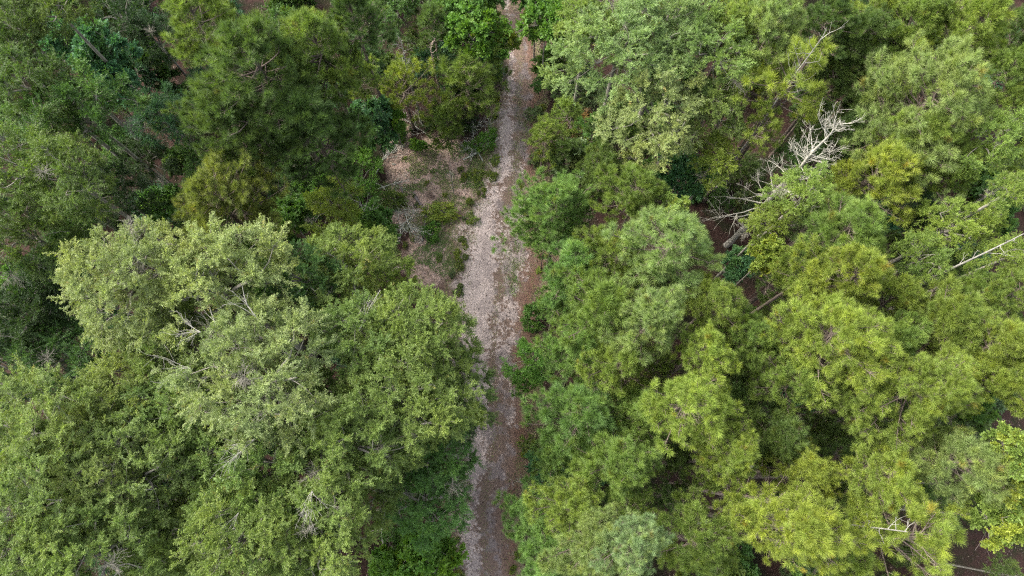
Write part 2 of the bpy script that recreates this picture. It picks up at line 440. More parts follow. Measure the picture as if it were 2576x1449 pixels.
# kind u v r H tint | label, sketched off the photo; '#G' starts a group
TREES = """
#G pines left of the track
PL 640 150 175 14.5 pd|big rounded olive green pine, widest crown of the woods left of the track
P 480 25 110 13.5 pg|green pine whose crown meets the top edge before the big rounded pine
P 790 90 115 13.5 pg|olive pine between the big rounded pine and the dark woods by the clearing
P 760 290 125 12.5 pd|brownish olive pine below the big rounded pine, shaded inner branches showing
P 560 300 110 13 pd|green pine on the near left flank of the big rounded pine
PL 545 505 150 12 po|orange-tipped pine with rusty new needles above the silvery oak
PS 1170 190 105 6.0 pg|bright young pine leaning over the track's left edge below the sweetgum
PX 1008 205 90 6.2 py|thin yellowish pine with a bare broken top beside the bright young pine
PS 1125 300 55 3.6 pg|small green pine below the bright young pine at the clearing's top edge
P 890 175 60 8 pg|narrow green pine between the olive pine and the thin yellowish pine
P 880 15 85 12.5 pd|dark pine at the top edge left of the thin yellowish pine
PS 1085 40 55 6.5 pd|dark narrow pine at the top edge beside the sweetgum over the track
#G broadleaf trees of the shaded upper left woods
B 60 195 125 13 ul|spreading green tree at the left edge above the shaded hollow
B 195 275 135 12 dg|wide dark green tree beside the spreading tree at the left edge
B 165 440 110 13 uo|lighter green tree with a tufted crown hanging over the dark hollow
B 45 420 115 13 ul|olive green tree at the left edge level with the orange-tipped pine
B 50 580 125 12 uo|olive tree at the left edge left of the silvery oak
B 180 610 90 9.5 dg|dark tree tucked between the olive edge tree and the silvery oak
B 280 480 90 8.5 dk|dark leafy tree beside the red forest floor below the tufted tree
B 130 12 90 12.5 uo|yellowish olive crown cut by the top edge in the far corner
B 20 50 85 13 ul|green crown filling the top left corner
S 140 90 60 8 tl|small bluish green tree near the top left corner
S 240 125 75 8.5 tl|bluish green tree with a pointed crown in the dark hollow
S 285 205 60 7.5 tl|bluish green sapling just below the pointed crown
U 335 195 60 4 td|dark blue-green bush in the shaded hollow
B 405 290 85 7 td|dark blue-green tree below the big rounded pine's left flank
B 385 90 70 6 dk|very dark tree in the shade under the pine at the top edge
B 300 40 80 6.5 dk|very dark tree between the corner crown and the pine at the top edge
B 360 400 70 6 dk|dark tree between the bluish trees and the orange-tipped pine
S 390 505 50 5 sg|small green sapling on the left of the orange-tipped pine
B 60 790 130 9 dk|dark green tree below the olive edge tree beside the silvery oak
B 150 890 110 8 dg|fresh green bushy tree in the hollow between the two oaks
B 30 930 110 7 dk|dark green bushy tree at the left edge above the olive oaks
B 160 760 90 7.5 dk|very dark tree pressed against the silvery oak's edge
B 120 700 90 9 dk|dark green tree between the olive edge tree and the hollow
B 205 960 60 7 dk|dark little tree above the yellow-green oak shoulder
#G broadleaf trees round the clearing
S 1200 70 80 6.5 bg|bright green sweetgum with yellow leaves on one side overhanging the track
S 1262 95 42 5.5 yl|yellow-green branchy sapling at the sweetgum's side by the track
S 1375 42 68 7 bg|bright green tree across the track from the sweetgum
S 1150 20 60 6 sg|dark green tree at the top edge behind the sweetgum
S 930 300 68 4.8 tl|bright bluish green tree at the clearing's upper left corner
S 985 290 35 4 bg|small bright sapling on the bluish green tree's side
B 905 440 65 4 bg|bright green bushy tree at the clearing's left edge
B 830 510 80 7 ol|yellow-green tree between the orange-tipped pine and the clearing
S 725 545 55 6 sg|small green tree between the orange-tipped pine and the yellow-green tree
S 935 555 60 4.5 sg|green sapling under the bare white sapling at the clearing's corner
B 800 350 70 5 sg|green tree in the shade between the brownish pine and the clearing
B 760 440 65 4 dg|dark green tree beside the orange-tipped pine's right flank
U 870 380 55 2.5 dg|dark bush between the brownish pine and the bluish green tree
B 920 80 85 6.5 dg|dark green tree behind the thin yellowish pine
U 1090 140 50 3 dg|dark bush between the thin pine and the bright young pine
#G oaks of the lower left woods
BL 320 705 177 15 op|pale silvery oak, lightest crown of the whole wood
BL 545 745 209 14.5 op|wide pale green oak with bare grey limbs right of the silvery oak
BL 470 900 160 13.5 og|green oak in front of the wide pale oak
BL 860 680 134 11.5 og|feathery green oak just below the bare white sapling
BF 965 690 85 8.5 ol|fresh green oak at the clearing's lower edge
BL 1048 850 148 12.5 og|dense green oak reaching toward the track's narrow middle
BF 900 850 110 13 og|green oak with one leaning grey stem beside the dense oak
BL 650 960 198 15 op|large pale oak in the middle of the oak group
BL 1000 1010 187 13.5 og|rich green oak whose boughs spread over the track
BF 1150 985 100 11 og|green oak bough tree overhanging the track's left half
BL 870 1120 171 13.5 og|green oak with a fan of bare twigs below the rich green oak
BF 1110 1130 110 10.5 sg|darker green oak beside the track's lower bend
BL 680 1180 187 13.5 og|green oak below the large pale oak
BL 110 1090 177 15 oo|yellow-green oak with a few white bare twigs at the left edge
BL 300 1020 150 13.5 oo|yellow-green oak shoulder between the dark hollow and the pale oak
BL 330 1190 171 14 oo|yellowish oak in the middle of the lower left corner group
BL 90 1290 182 15.5 oo|yellowish oak at the left edge above the bottom corner
BL 240 1390 171 15 og|green oak at the bottom edge near the left corner
BL 500 1150 150 12.5 og|green oak between the yellowish oak and the large pale oak's lower side
BL 440 1400 160 12.5 og|olive green oak at the bottom edge right of the corner group
BL 620 1370 177 14 og|broad olive oak at the bottom edge with a twig fan
BL 800 1330 160 13.5 og|fresh green oak at the bottom edge beside the dark red gap
BF 1060 1260 110 9.5 sg|shaded green oak between the red gap and the track
BF 30 1400 120 15 og|green oak filling the bottom left corner
S 1060 1420 85 5 bg|bright green low tree at the bottom edge beside the track
S 980 1430 60 4.5 bg|bright green low tree left of its twin at the bottom edge
BF 790 1000 90 11.5 og|small olive oak between the large pale oak and the rich green oak
BF 760 700 90 12 dg|darker oak between the wide pale oak and the feathery green oak
#G pale broadleaf trees at the upper right
BL 1560 110 165 12.5 pp|great pale grey-green tree right of the track's far end
BL 1690 60 130 12.5 pp|pale tree adjoining the great grey-green tree toward the top edge
BL 1655 265 140 11.5 op|pale green tree hanging below the great grey-green tree
BF 1800 110 110 12.5 og|olive tree between the pale trees and the yellowish pine
BF 1790 260 90 10.5 og|green tree between the pale trees and the yellow pine sprays
BF 1480 55 80 11.5 pg|green crown at the top edge between the track tree and the pale tree
#G pines right of the track
PS 1368 335 62 5 pg|little pine on the track's right edge level with the clearing
PS 1430 270 50 4.5 pg|little pine in the scrub above the trackside pine
PS 1425 375 50 4.5 pd|dull green little pine beside the brown dead shrub
PL 1405 515 110 10 pb|big fine-needled pine bulging over the track beside the clearing
PS 1500 320 55 5 sg|bluish little pine in the scrub below the pale tree
P 1585 350 94 9.5 pd|olive pine just below the great pale tree
P 1610 470 89 11.5 pg|green pine between the track pine and the teal bush
P 1520 430 74 9.5 pd|darker pine behind the fine-needled track pine
PS 1370 610 45 5 pb|small pine below the fine-needled track pine
P 1445 660 94 10.5 pb|soft green pine right of the track's widest part
P 1700 600 124 14.5 pp|bright rounded pine below the yellow sapling and teal bush
P 1560 640 89 11.5 pg|green pine between the bright rounded pine and the track
P 1530 770 119 13 pg|broad green pine above the green creeper bush
P 1400 760 59 8 pb|narrow soft pine at the track's right edge
P 1645 800 108 14.5 pp|pale yellowish pine in the right wood's middle
P 1460 880 94 11 pb|green pine behind the creeper bush
P 1570 910 99 12.5 pg|green pine below the broad green pine
P 1800 760 99 13.5 pg|green pine between the pale pine and the big spreading pine
P 1780 870 89 14 py|yellow-green pine beside the dark gap in the middle wood
P 1900 850 84 13 pg|green pine left of the big spreading pine
P 1740 1010 113 15 py|bright yellow-green pine, brightest of the middle right wood
P 1480 1040 113 12.5 pb|soft green pine beside the track's red verge
P 1620 1030 84 12 pg|green pine left of the brightest yellow-green pine
P 1400 1150 69 9 pb|soft low pine near the track's lower bend
P 1560 1170 113 13.5 pg|green pine above the dark pine gap
P 1345 1300 89 10 pb|fine soft pine overhanging the track's lower end
P 1450 1270 99 13 pg|green pine between the soft overhanging pine and the palest pine
P 1500 1370 108 16 pp|yellowish pine at the bottom edge left of the palest pine
P 1615 1360 94 17.5 pw|palest bluish pine at the bottom edge, tallest of all
P 1380 1410 89 11.5 pb|green pine at the bottom edge beside the track
P 1760 1370 113 13 pg|green pine at the bottom edge right of the palest pine
P 1850 1150 84 14 py|yellow-green pine above the brown dead pine
PS 1785 1215 40 9 pg|slim pine top in the gap left of the brown dead pine
P 1870 1290 64 13 py|round pine tuft just below the brown dead pine
P 2010 1335 129 15.5 py|broad yellow-green pine at the bottom edge in the middle of the right wood
P 1960 1100 94 12.5 pd|shaded pine right of the yellow-green pine
P 2030 1180 84 13 py|yellow-green pine above the broad bottom edge pine
PL 2100 840 150 15.5 py|big spreading pine with open branch whorls
P 2010 960 94 13.5 pg|green pine below the big spreading pine's left side
P 2170 990 104 14 pg|green pine below the big spreading pine
P 2240 1190 108 14.5 py|bright pine above the fallen grey trunk
PX 2290 1350 150 15 py|sunny pine with a grey bare trunk across its crown
P 2140 1400 89 12.5 pg|green pine at the bottom edge left of the bare-trunked sunny pine
P 2120 1260 74 11.5 pd|shaded green pine behind the sunny bottom pine
PL 2350 980 145 16 py|broad yellow-green pine in the lower right wood
P 2440 1160 104 15.5 pp|pale pine overlooking the black gap in the corner
P 2350 1110 79 13 pg|green pine between the two big lower right pines
P 2260 860 89 13 pg|green pine right of the big spreading pine
P 2400 800 113 14 pg|green pine below the leaning grey trunk
P 2530 860 94 15 py|yellow-green pine at the right edge below the leaning grey trunk
P 2490 960 89 14 py|yellow-green pine at the right edge above the pale pine
P 2480 740 79 13 pg|green pine beside the leaning trunk's foot
P 2160 690 113 14.5 py|yellow-green pine below the cone-shaped middle pine
P 2150 565 108 14 pg|cone-shaped green pine right of the yellow-green sapling
P 2040 690 84 12.5 pg|green pine right of the bluish bush
P 2225 420 104 12.5 py|pine with pink-brown branch tips right of the white dead tree
P 2210 245 84 10 pd|dull green pine between the white dead tree and the great crown
PL 2375 215 165 14.5 pp|great pale pine with brown whorled limbs
P 2330 330 89 13 pg|green pine under the great pale pine's lower rim
P 2330 30 94 12.5 pg|green pine at the top edge left of the far corner
P 2470 45 108 13.5 py|yellowish green pine near the top right corner
P 2560 160 89 13 pg|green pine at the right edge below the corner
P 2180 80 99 11.5 pd|dark green pine at the top edge right of the yellowish dead-topped pine
P 2100 25 79 12 pd|dark pine crown cut by the top edge
P 1960 40 104 13 pp|soft pale pine at the top edge above the dead-topped pine
PX 2015 175 135 13 py|yellowish pine with a bare dead top
PX 1910 300 75 10 py|yellow drooping pine sprays left of the white dead tree
P 1850 60 79 12 pg|green pine at the top edge right of the pale trees
P 2110 180 74 9.5 pd|dull pine behind the dead-topped pine
P 2130 330 59 9 pd|dull green pine behind the white dead tree's tip
P 2560 250 59 12 pg|green pine at the right edge above the yellow tree
P 2270 740 79 12.5 py|yellow-green pine between the yellow tree and the green pine
P 2350 570 59 10 pd|shaded pine left of the tall pale-stemmed tree
#G broadleaf trees right of the track
B 2490 345 95 13 yl|yellow-green leafy tree at the right edge below the great pale pine
BF 2400 570 90 12 ol|green leafy tree with a thin pale stem above the leaning trunk
B 2545 480 60 14 yl|tall narrow yellow-green tree at the right edge
B 2550 640 60 13 ol|leafy green tree above the leaning trunk's top
B 2320 650 70 12 yl|yellow leafy tree above the row of pines
BF 2035 480 80 12 yl|golden green tree glowing just under the white dead tree's trunk
B 1940 560 65 10.5 ol|fresh green tree below the white dead tree's roots
S 1935 640 50 10 ol|light green sapling right of the bright rounded pine
S 1865 660 45 6 tl|bluish bush-like sapling right of the bright rounded pine
B 1800 400 70 8.5 ol|green leafy tree between the pale trees and the white dead tree
S 1720 430 65 6 tl|dark teal broad-leaved sapling above the bright rounded pine
S 1705 520 38 11 yl|yellow sapling tip touching the bright rounded pine
B 2010 400 60 8 dg|dark green tree behind the white dead tree's crown
S 2555 1140 65 16 yl|golden yellow sweetgum at the right edge beside the pale pine
S 2520 1300 75 14 yl|golden yellow tree beside the black gap
S 2560 1215 50 15 yl|golden crown between its two golden neighbours at the right edge
B 2530 1448 45 7 og|leafy tree at the bottom edge beside the black gap
B 1345 900 72 5 bg|green creeper-covered bushy tree on the track's right edge
B 1320 960 40 3 bg|low creeper mound at the bushy tree's foot
S 2470 1020 45 10 sg|dark green sapling beneath the pale pine's right side
B 2300 480 70 9 dg|dark green tree between the cone-shaped pine and the yellow-green tree
#G trees crossing the right edge
P 2590 720 80 14 pg|green pine at the right edge just under the leaning trunk's top
P 2600 960 85 15 py|yellow-green pine cut by the right edge beside the broad pine
P 2590 60 80 12 pd|dark pine filling the top right corner
B 2600 420 70 12 ol|green leafy crown at the right edge beside the narrow yellow tree
P 2420 400 70 12 pg|green pine between the great pale pine and the yellow leafy tree
P 2440 880 70 13 pg|green pine between the two yellow-green edge pines
P 2270 110 75 11 pg|green pine left of the great pale pine
P 2230 20 75 11 pg|green pine at the top edge left of the one by the corner
B 2480 560 60 11 ol|green leafy tree above the leaning trunk's middle
#G young pines standing low between the crowns right of the track
PS 1700 690 63 7.2 pg|low young pine under the bright rounded pine's lower side
PS 1850 1000 63 8.2 pd|low young pine between the brightest yellow-green pine and its right neighbour
PS 1700 1130 69 8.2 pd|low young pine in shade left of the brown dead pine
PS 1690 1250 63 7.7 pd|low young pine at the left rim of the dark pine gap
PS 1950 1030 63 8.2 pd|low young pine below the big spreading pine
PS 2070 1090 69 8.7 pd|low young pine between shaded pines in the lower right wood
PS 2200 1090 69 9.2 pd|low young pine right of the shaded lower pines
PS 2260 980 63 9.2 pd|low young pine left of the broad yellow-green pine
PS 2300 1230 74 9.2 pd|low young pine under the bright pine and the sunny pine
PS 2200 760 69 8.2 pd|low young pine between the big spreading pine and the yellow-green tree
PS 2000 780 63 8.2 pd|low young pine left of the big spreading pine
PS 2100 660 63 8.2 pd|low young pine left of the yellow-green middle pine
PS 1900 960 58 8.2 pg|low young pine beneath the big spreading pine's left branches
PS 2050 560 63 7.2 pd|low young pine right of the golden green tree
PS 2260 620 58 7.2 pd|low young pine above the yellow leafy tree
PS 2130 480 63 7.7 pd|low young pine between the golden green tree and the pink-tipped pine
PS 2400 660 63 8.2 pd|low young pine below the thin pale-stemmed tree
PS 2440 1060 63 9.2 pd|low young pine between the broad pine and the pale pine
PS 1590 1280 63 8.2 pg|low young pine above the palest bluish pine
PS 1470 1180 63 7.7 pd|low young pine near the soft pines of the track's lower bend
PS 1640 700 63 7.2 pd|low young pine between the bright rounded pine and the broad green pine
PS 1480 740 58 6.7 pd|low young pine above the creeper bush wood
PS 2210 340 63 6.7 pd|low young pine right of the white dead tree's tip
PS 1950 120 63 7.2 pd|low young pine left of the dead-topped pine
PS 2290 180 63 7.2 pd|low young pine at the great pale pine's left rim
PS 2060 290 53 6.2 pd|low young pine under the yellowish dead-topped pine
#G young trees closing over the track's far end
S 1215 -25 66 7 sg|green young tree closing over the track's far end from the left
S 1352 -30 60 7 sg|green young tree closing over the track's far end from the right
PS 1845 930 60 8 pd|low young pine in the gap below the yellow-green pine of the middle wood
PS 1660 910 60 8.5 pg|low young pine below the pale yellowish pine
PS 1790 1100 60 9 pg|low young pine just right below the brightest yellow-green pine
PS 2130 1130 60 9 pd|low young pine in the lower right wood between two yellow-green crowns
PS 1960 1250 60 9 pd|low young pine beside the brown dead pine's tip
PS 1960 690 60 8 pd|low young pine below the light green sapling
PS 1600 1130 60 8 pd|low young pine left of the shaded gap above the palest pine
#G oaks of the lower left woods
BL 430 1040 120 13.5 og|olive green oak filling the seam between the yellow-green shoulder and the large pale oak
BL 220 1200 110 14.5 oo|yellowish small oak wedged among the corner oaks
BF 560 1260 110 13 og|small green oak above the bright twig fan oak at the bottom
BF 950 1235 85 10.5 og|small green oak at the upper rim of the dark red gap
"""
group = None
for ln in TREES.strip().splitlines():
    if ln.startswith('#G'):
        group = ln[3:]; continue
    a, lab = ln.split('|'); k, u, v, r, H, tint = a.split()
    plant_at(k, float(u), float(v), float(r), float(H), tint, lab, group)

# ------------------------------------------------------------------ ground
TR = [(1215, 1620, 62), (1228, 1449, 62), (1222, 1380, 62), (1215, 1290, 66), (1228, 1200, 74), (1243, 1130, 78), (1248, 1050, 80), (1245, 960, 78), (1240, 900, 76),
      (1245, 800, 82), (1255, 720, 90), (1262, 640, 98), (1262, 580, 92), (1277, 500, 68), (1294, 430, 54), (1302, 330, 50), (1310, 200, 42),
      (1305, 100, 33), (1290, 20, 25), (1285, -60, 26), (1280, -200, 30)]
TRW = []
for u, v, hw in TR:
    x, y, t = at(u, v, 0); TRW.append((x, y, hw / FOC * t))
TRW = np.array(TRW)
def track_at(y):
    return np.interp(y, TRW[:, 1], TRW[:, 0]), np.interp(y, TRW[:, 1], TRW[:, 2])
def hgt(x, y):
    return .06 * np.sin(x * .9 + 1.3 * np.sin(y * .5)) * np.cos(y * .8 + .7) + .03 * np.sin(x * 1.9 + y * 1.4)
CLEAR = []      # bare sandy soil of the clearing: (x, y, rx, ry)
for u, v, ru, rv in [(1035, 420, 60, 60), (1020, 520, 70, 45), (1110, 420, 70, 75), (1170, 480, 80, 60), (1000, 340, 30, 40), (1130, 600, 80, 55), (1095, 650, 75, 60), (1150, 690, 40, 60),
                     (1180, 560, 50, 70), (1380, 640, 35, 90), (1330, 760, 35, 60), (1300, 1100, 45, 120)]:
    x, y, t = at(u, v, 0); CLEAR.append((x, y, ru / FOC * t, rv / FOC * t * 1.15))
def bareness(x, y):
    b = np.zeros_like(x)
    for cx, cy_, rx, ry in CLEAR:
        b = np.maximum(b, 1.25 - ((x - cx) / rx) ** 2 * .6 - ((y - cy_) / ry) ** 2 * .6)
    tx, tw = track_at(y); b = np.maximum(b, 1.5 - np.abs(x - tx) / tw * .75)
    return np.clip(b, 0, 1)

def sheet(name, xs, ys, zf, mat, attrs):
    X, Y = np.meshgrid(xs, ys); V = np.stack([X, Y, zf(X, Y)], -1).reshape(-1, 3)
    nx, ny = len(xs), len(ys)
    i = (np.arange(ny - 1)[:, None] * nx + np.arange(nx - 1)[None]).reshape(-1)
    F = np.stack([i, i + 1, i + nx + 1, i + nx], -1)
    return mesh_from(name, V, F, 4, mat, {k: f(X, Y).ravel() for k, f in attrs.items()})
def spread(lo, hi, step, far):
    a = np.arange(lo, hi + step, step); g = step * 1.35 ** np.arange(1, 40); g = np.cumsum(g); g = g[g < far]
    return np.concatenate([(lo - g)[::-1], a, a[-1] + g])

m, n, out = new_mat("forest_floor"); M['floor'] = m
tc = N(n, "ShaderNodeTexCoord"); oc = tc.outputs['Object']
bare = N(n, "ShaderNodeAttribute", attribute_name="bare").outputs['Fac']
nf = noise(n, 9, 6, .7, oc); nm = noise(n, 1.6, 5, .65, oc); nc = noise(n, 34, 3, .7, oc)
litter = ramp(n, nc, [(.3, (.014, .009, .007)), (.5, (.036, .020, .016)), (.72, (.075, .045, .036))])  # litter darkened, shade under the trees is painted into its colour
pinkish = ramp(n, nf, [(.32, (.18, .118, .092)), (.52, (.34, .24, .195)), (.68, (.49, .385, .325))])
sand = ramp(n, nc, [(.3, (.24, .18, .14)), (.7, (.42, .335, .275))])
grassy = ramp(n, nc, [(.3, (.06, .055, .025)), (.7, (.16, .14, .08))])
fm = mathn(n, 'ADD', bare, mathn(n, 'MULTIPLY', mathn(n, 'SUBTRACT', nm, .5), 1.6))
fm = mathn(n, 'MULTIPLY', mathn(n, 'SUBTRACT', fm, .35), 2.4, True)
soil = mixc(n, ramp(n, nf, [(.52, (0, 0, 0)), (.62, (1, 1, 1))]), pinkish, sand)
soil = mixc(n, ramp(n, noise(n, 2.7, 4, .6, oc), [(.46, (0, 0, 0)), (.6, (.45, .45, .45))]), soil, grassy)
litter = mixc(n, ramp(n, noise(n, .8, 4, .6, oc), [(.45, (0, 0, 0)), (.6, (.7, .7, .7))]), litter, ramp(n, nc, [(.35, (.006, .010, .004)), (.7, (.026, .036, .014))]))
col = mixc(n, fm, litter, soil)
p = N(n, "ShaderNodeBsdfPrincipled"); p.inputs['Roughness'].default_value = .95; p.inputs['Specular IOR Level'].default_value = .1
n.links.new(col, p.inputs['Base Color'])
bm = N(n, "ShaderNodeBump"); bm.inputs['Strength'].default_value = .6; bm.inputs['Distance'].default_value = .05
n.links.new(nf, bm.inputs['Height']); n.links.new(bm.outputs[0], p.inputs['Normal']); n.links.new(p.outputs[0], out.inputs[0])

ground = link('ground', sheet('ground', spread(-26, 28, .25, 350), spread(-14, 34, .25, 350), hgt, M['floor'], {'bare': bareness}))
ground['kind'] = 'structure'

# the track: pale sand breaking through leaf litter, two wheel lines, grey damp hollows
m, n, out = new_mat("sandy_track"); M['track'] = m
tc = N(n, "ShaderNodeTexCoord"); oc = tc.outputs['Object']
ac = N(n, "ShaderNodeAttribute", attribute_name="across").outputs['Fac']     # -1.5 .. 1.5, real position across the track
al = N(n, "ShaderNodeAttribute", attribute_name="along").outputs['Fac']
nb = noise(n, 2.4, 7, .72, oc); nf = noise(n, 6, 6, .78, oc); nc = noise(n, 22, 4, .75, oc); nl = noise(n, .55, 3, .5, oc); ng = noise(n, 1.1, 4, .55, oc)
aab = mathn(n, 'ABSOLUTE', ac)
wheel = mathn(n, 'SUBTRACT', 1.0, mathn(n, 'MULTIPLY', mathn(n, 'ABSOLUTE', mathn(n, 'SUBTRACT', aab, .48)), 2.1), True)
left = mathn(n, 'MULTIPLY', mathn(n, 'SUBTRACT', .25, ac), .14)
f = mathn(n, 'ADD', mathn(n, 'MULTIPLY', nb, .55), mathn(n, 'MULTIPLY', nf, .75))
f = mathn(n, 'ADD', f, mathn(n, 'MULTIPLY', wheel, .12))
yn = mathn(n, 'DIVIDE', mathn(n, 'ADD', al, 12), 45)
f = mathn(n, 'ADD', f, mathn(n, 'SUBTRACT', ramp(n, yn, [(.0, (.42,)*3), (.28, (.42,)*3), (.38, (.48,)*3), (.46, (.52,)*3), (.60, (.47,)*3), (.70, (.42,)*3), (.80, (.34,)*3)]), .5)); f = mathn(n, 'ADD', f, left)
f = mathn(n, 'ADD', f, mathn(n, 'MULTIPLY', mathn(n, 'SUBTRACT', nl, .5), .42))
sandf = ramp(n, f, [(.70, (0, 0, 0)), (.765, (1, 1, 1))])
sand = ramp(n, nc, [(.25, (.215, .17, .15)), (.5, (.35, .29, .26)), (.75, (.50, .43, .39))])
grey = ramp(n, nc, [(.3, (.105, .084, .078)), (.7, (.20, .165, .155))])
lit = ramp(n, nc, [(.25, (.060, .042, .033)), (.5, (.130, .092, .072)), (.75, (.225, .168, .135))])
red = ramp(n, nc, [(.3, (.065, .034, .024)), (.7, (.17, .095, .068))])
base = mixc(n, mathn(n, 'MULTIPLY', mathn(n, 'ADD', ac, mathn(n, 'SUBTRACT', nl, .85)), 1.3, True), lit, red)
gf = ramp(n, mathn(n, 'SUBTRACT', mathn(n, 'ADD', ng, mathn(n, 'MULTIPLY', wheel, .12)), mathn(n, 'MULTIPLY', aab, .16)), [(.50, (0, 0, 0)), (.58, (1, 1, 1))])
base = mixc(n, gf, base, grey)
sandf2 = mathn(n, 'MULTIPLY', sandf, mathn(n, 'SUBTRACT', 1.0, mathn(n, 'MULTIPLY', gf, .45)))
col = mixc(n, sandf2, base, sand)
# towards the ragged edges the sheet takes the forest floor's own litter and soil
edge = mathn(n, 'MULTIPLY', mathn(n, 'SUBTRACT', mathn(n, 'ADD', aab, mathn(n, 'MULTIPLY', mathn(n, 'SUBTRACT', nb, .5), 1.1)), .95), 3.0, True)
soil2 = ramp(n, nf, [(.32, (.07, .042, .032)), (.52, (.13, .088, .068)), (.70, (.26, .195, .155))])
col = mixc(n, edge, col, soil2)
p = N(n, "ShaderNodeBsdfPrincipled"); p.inputs['Roughness'].default_value = .95; p.inputs['Specular IOR Level'].default_value = .1
n.links.new(col, p.inputs['Base Color'])
bm = N(n, "ShaderNodeBump"); bm.inputs['Strength'].default_value = .7; bm.inputs['Distance'].default_value = .05
n.links.new(f, bm.inputs['Height']); n.links.new(bm.outputs[0], p.inputs['Normal']); n.links.new(p.outputs[0], out.inputs[0])
ys = np.arange(TRW[0, 1], TRW[-1, 1], .2); acs = np.linspace(-1.45, 1.45, 31)
tx, tw = track_at(ys)
rg = np.random.default_rng(3)
def wob(y, ph): return 1 + .10 * np.sin(y * 1.7 + ph) + .07 * np.sin(y * 4.3 + ph * 2) + .04 * np.sin(y * 9.1 + ph)
A = acs[None, :].repeat(len(ys), 0)
X = tx[:, None] + A * tw[:, None] * np.where(A > 0, wob(ys, 1.)[:, None], wob(ys, 4.)[:, None]); Y = ys[:, None].repeat(len(acs), 1)
rut = -.035 * np.exp(-((np.abs(A) - .48) / .16) ** 2) 
Z = hgt(X, Y) + .045 + rut - .041 * np.clip((np.abs(A) - 1.0) / .45, 0, 1)
V = np.stack([X, Y, Z], -1).reshape(-1, 3); nx = len(acs)
i = (np.arange(len(ys) - 1)[:, None] * nx + np.arange(nx - 1)[None]).reshape(-1)
track = link('dirt_track', mesh_from('dirt_track', V, np.stack([i, i + 1, i + nx + 1, i + nx], -1), 4, M['track'], {'across': A.ravel(), 'along': Y.ravel()}))
track['kind'] = 'structure'

def gz(x, y):
    tx, tw = track_at(y); a = abs(x - tx) / tw
    return float(hgt(x, y) + (.03 if a < 1.1 else 0))

# ------------------------------------------------------------------ loose litter and grass (nobody could count them)
def flat_material(name, cols, rough=.8):
    m, n, out = new_mat(name); a = N(n, "ShaderNodeAttribute", attribute_name="val")
    c = ramp(n, a.outputs['Fac'], [(k / (len(cols) - 1), q) for k, q in enumerate(cols)])
    p = N(n, "ShaderNodeBsdfPrincipled"); p.inputs['Roughness'].default_value = rough; n.links.new(c, p.inputs['Base Color'])
    n.links.new(p.outputs[0], out.inputs[0]); return m
rng = np.random.default_rng(21)
def scatter_xy(k, near):
    if near:
        y = rng.uniform(-12, 33, k); tx, tw = track_at(y); x = tx + rng.normal(0, 1, k) * tw * 1.5
        keep = rng.random(k) < np.clip(-.25 + np.abs((x - tx) / tw) * .55 + .35 * ((x - tx) > .2 * tw), 0, 1)
        return x[keep], y[keep]
    return rng.uniform(-25, 27, k), rng.uniform(-13, 33, k)
x1, y1 = scatter_xy(26000, True); x2, y2 = scatter_xy(110000, False)
q1, q2 = track_at(y2); q1 = (np.abs(x2 - q1) > q2 * .95) | (rng.random(len(x2)) < .12); x2, y2 = x2[q1], y2[q1]
x = np.r_[x1, x2]; y = np.r_[y1, y2]; k = len(x)
tx, tw = track_at(y); z = hgt(x, y) + np.where(np.abs(x - tx) / tw < 1.2, .045, .008)
az = rng.random(k) * 6.283; L = rng.uniform(.02, .055, k); W = L * rng.uniform(.25, .6, k)
d = np.stack([np.cos(az), np.sin(az), rng.normal(0, .25, k)], -1); s = np.stack([-np.sin(az), np.cos(az), rng.normal(0, .4, k)], -1)
pp = np.stack([x, y, z + .012], -1)
V = np.stack([pp - d * L[:, None], pp + s * W[:, None], pp + d * L[:, None], pp - s * W[:, None] + np.array([0, 0, .006])], 1).reshape(-1, 3)
lf = link('fallen_leaves', mesh_from('fallen_leaves', V, np.arange(k * 4).reshape(-1, 4), 4,
          flat_material('dry_leaves', [(.02, .011, .009), (.04, .022, .017), (.07, .039, .028), (.06, .04, .032), (.11, .078, .058), (.20, .155, .12)]), {'val': rng.random(k) ** 1.3}))
lf['kind'] = 'stuff'; lf['label'] = 'brown fallen leaves scattered over the track verges and forest floor'

# grass: tufts in the clearing, down the track's crown and along its verges
GR = [(1035, 400, 20, 14), (1050, 435, 26, 12), (1060, 420, 22, 16), (1115, 440, 28, 26), (1125, 470, 22, 18), (1195, 425, 30, 30), (1185, 455, 36, 24), (1245, 440, 12, 26), (1110, 535, 48, 40), (1190, 555, 16, 22),
      (1030, 475, 20, 14), (1060, 470, 16, 14), (1170, 510, 50, 16), (1080, 390, 30, 18), (1130, 600, 40, 25), (1085, 640, 40, 40), (1140, 665, 30, 30), (1300, 400, 14, 60), (1305, 480, 16, 40),
      (1290, 640, 24, 60), (1285, 710, 24, 40), (1050, 560, 30, 30), (1320, 330, 14, 40), (1215, 395, 24, 34), (980, 475, 24, 16), (1305, 260, 12, 60), (1150, 380, 30, 20), (1185, 600, 16, 16), (1350, 960, 20, 70),
      (1165, 1170, 12, 60), (1170, 1240, 14, 40), (1005, 500, 20, 18), (1230, 380, 14, 40), (1340, 560, 14, 60), (1310, 1180, 14, 40)]
gx, gy, gc = [], [], []
for u, v, ru, rv in GR:
    cx, cy_, t = at(u, v, 0); rx, ry = ru / FOC * t, rv / FOC * t * 1.15
    k = int(650 * rx * ry) + 40
    a = rng.random(k) * 6.283; q = np.sqrt(rng.random(k)) * (1 + .35 * np.sin(a * 3 + u)); gx.append(cx + rx * q * np.cos(a)); gy.append(cy_ + ry * q * np.sin(a)); gc.append(np.full(k, rng.random() * .4))
yy = rng.uniform(-12, 33, 20000); ttx, ttw = track_at(yy); sgn = rng.choice([-1, 0, 1], 20000, p=[.42, .16, .42])
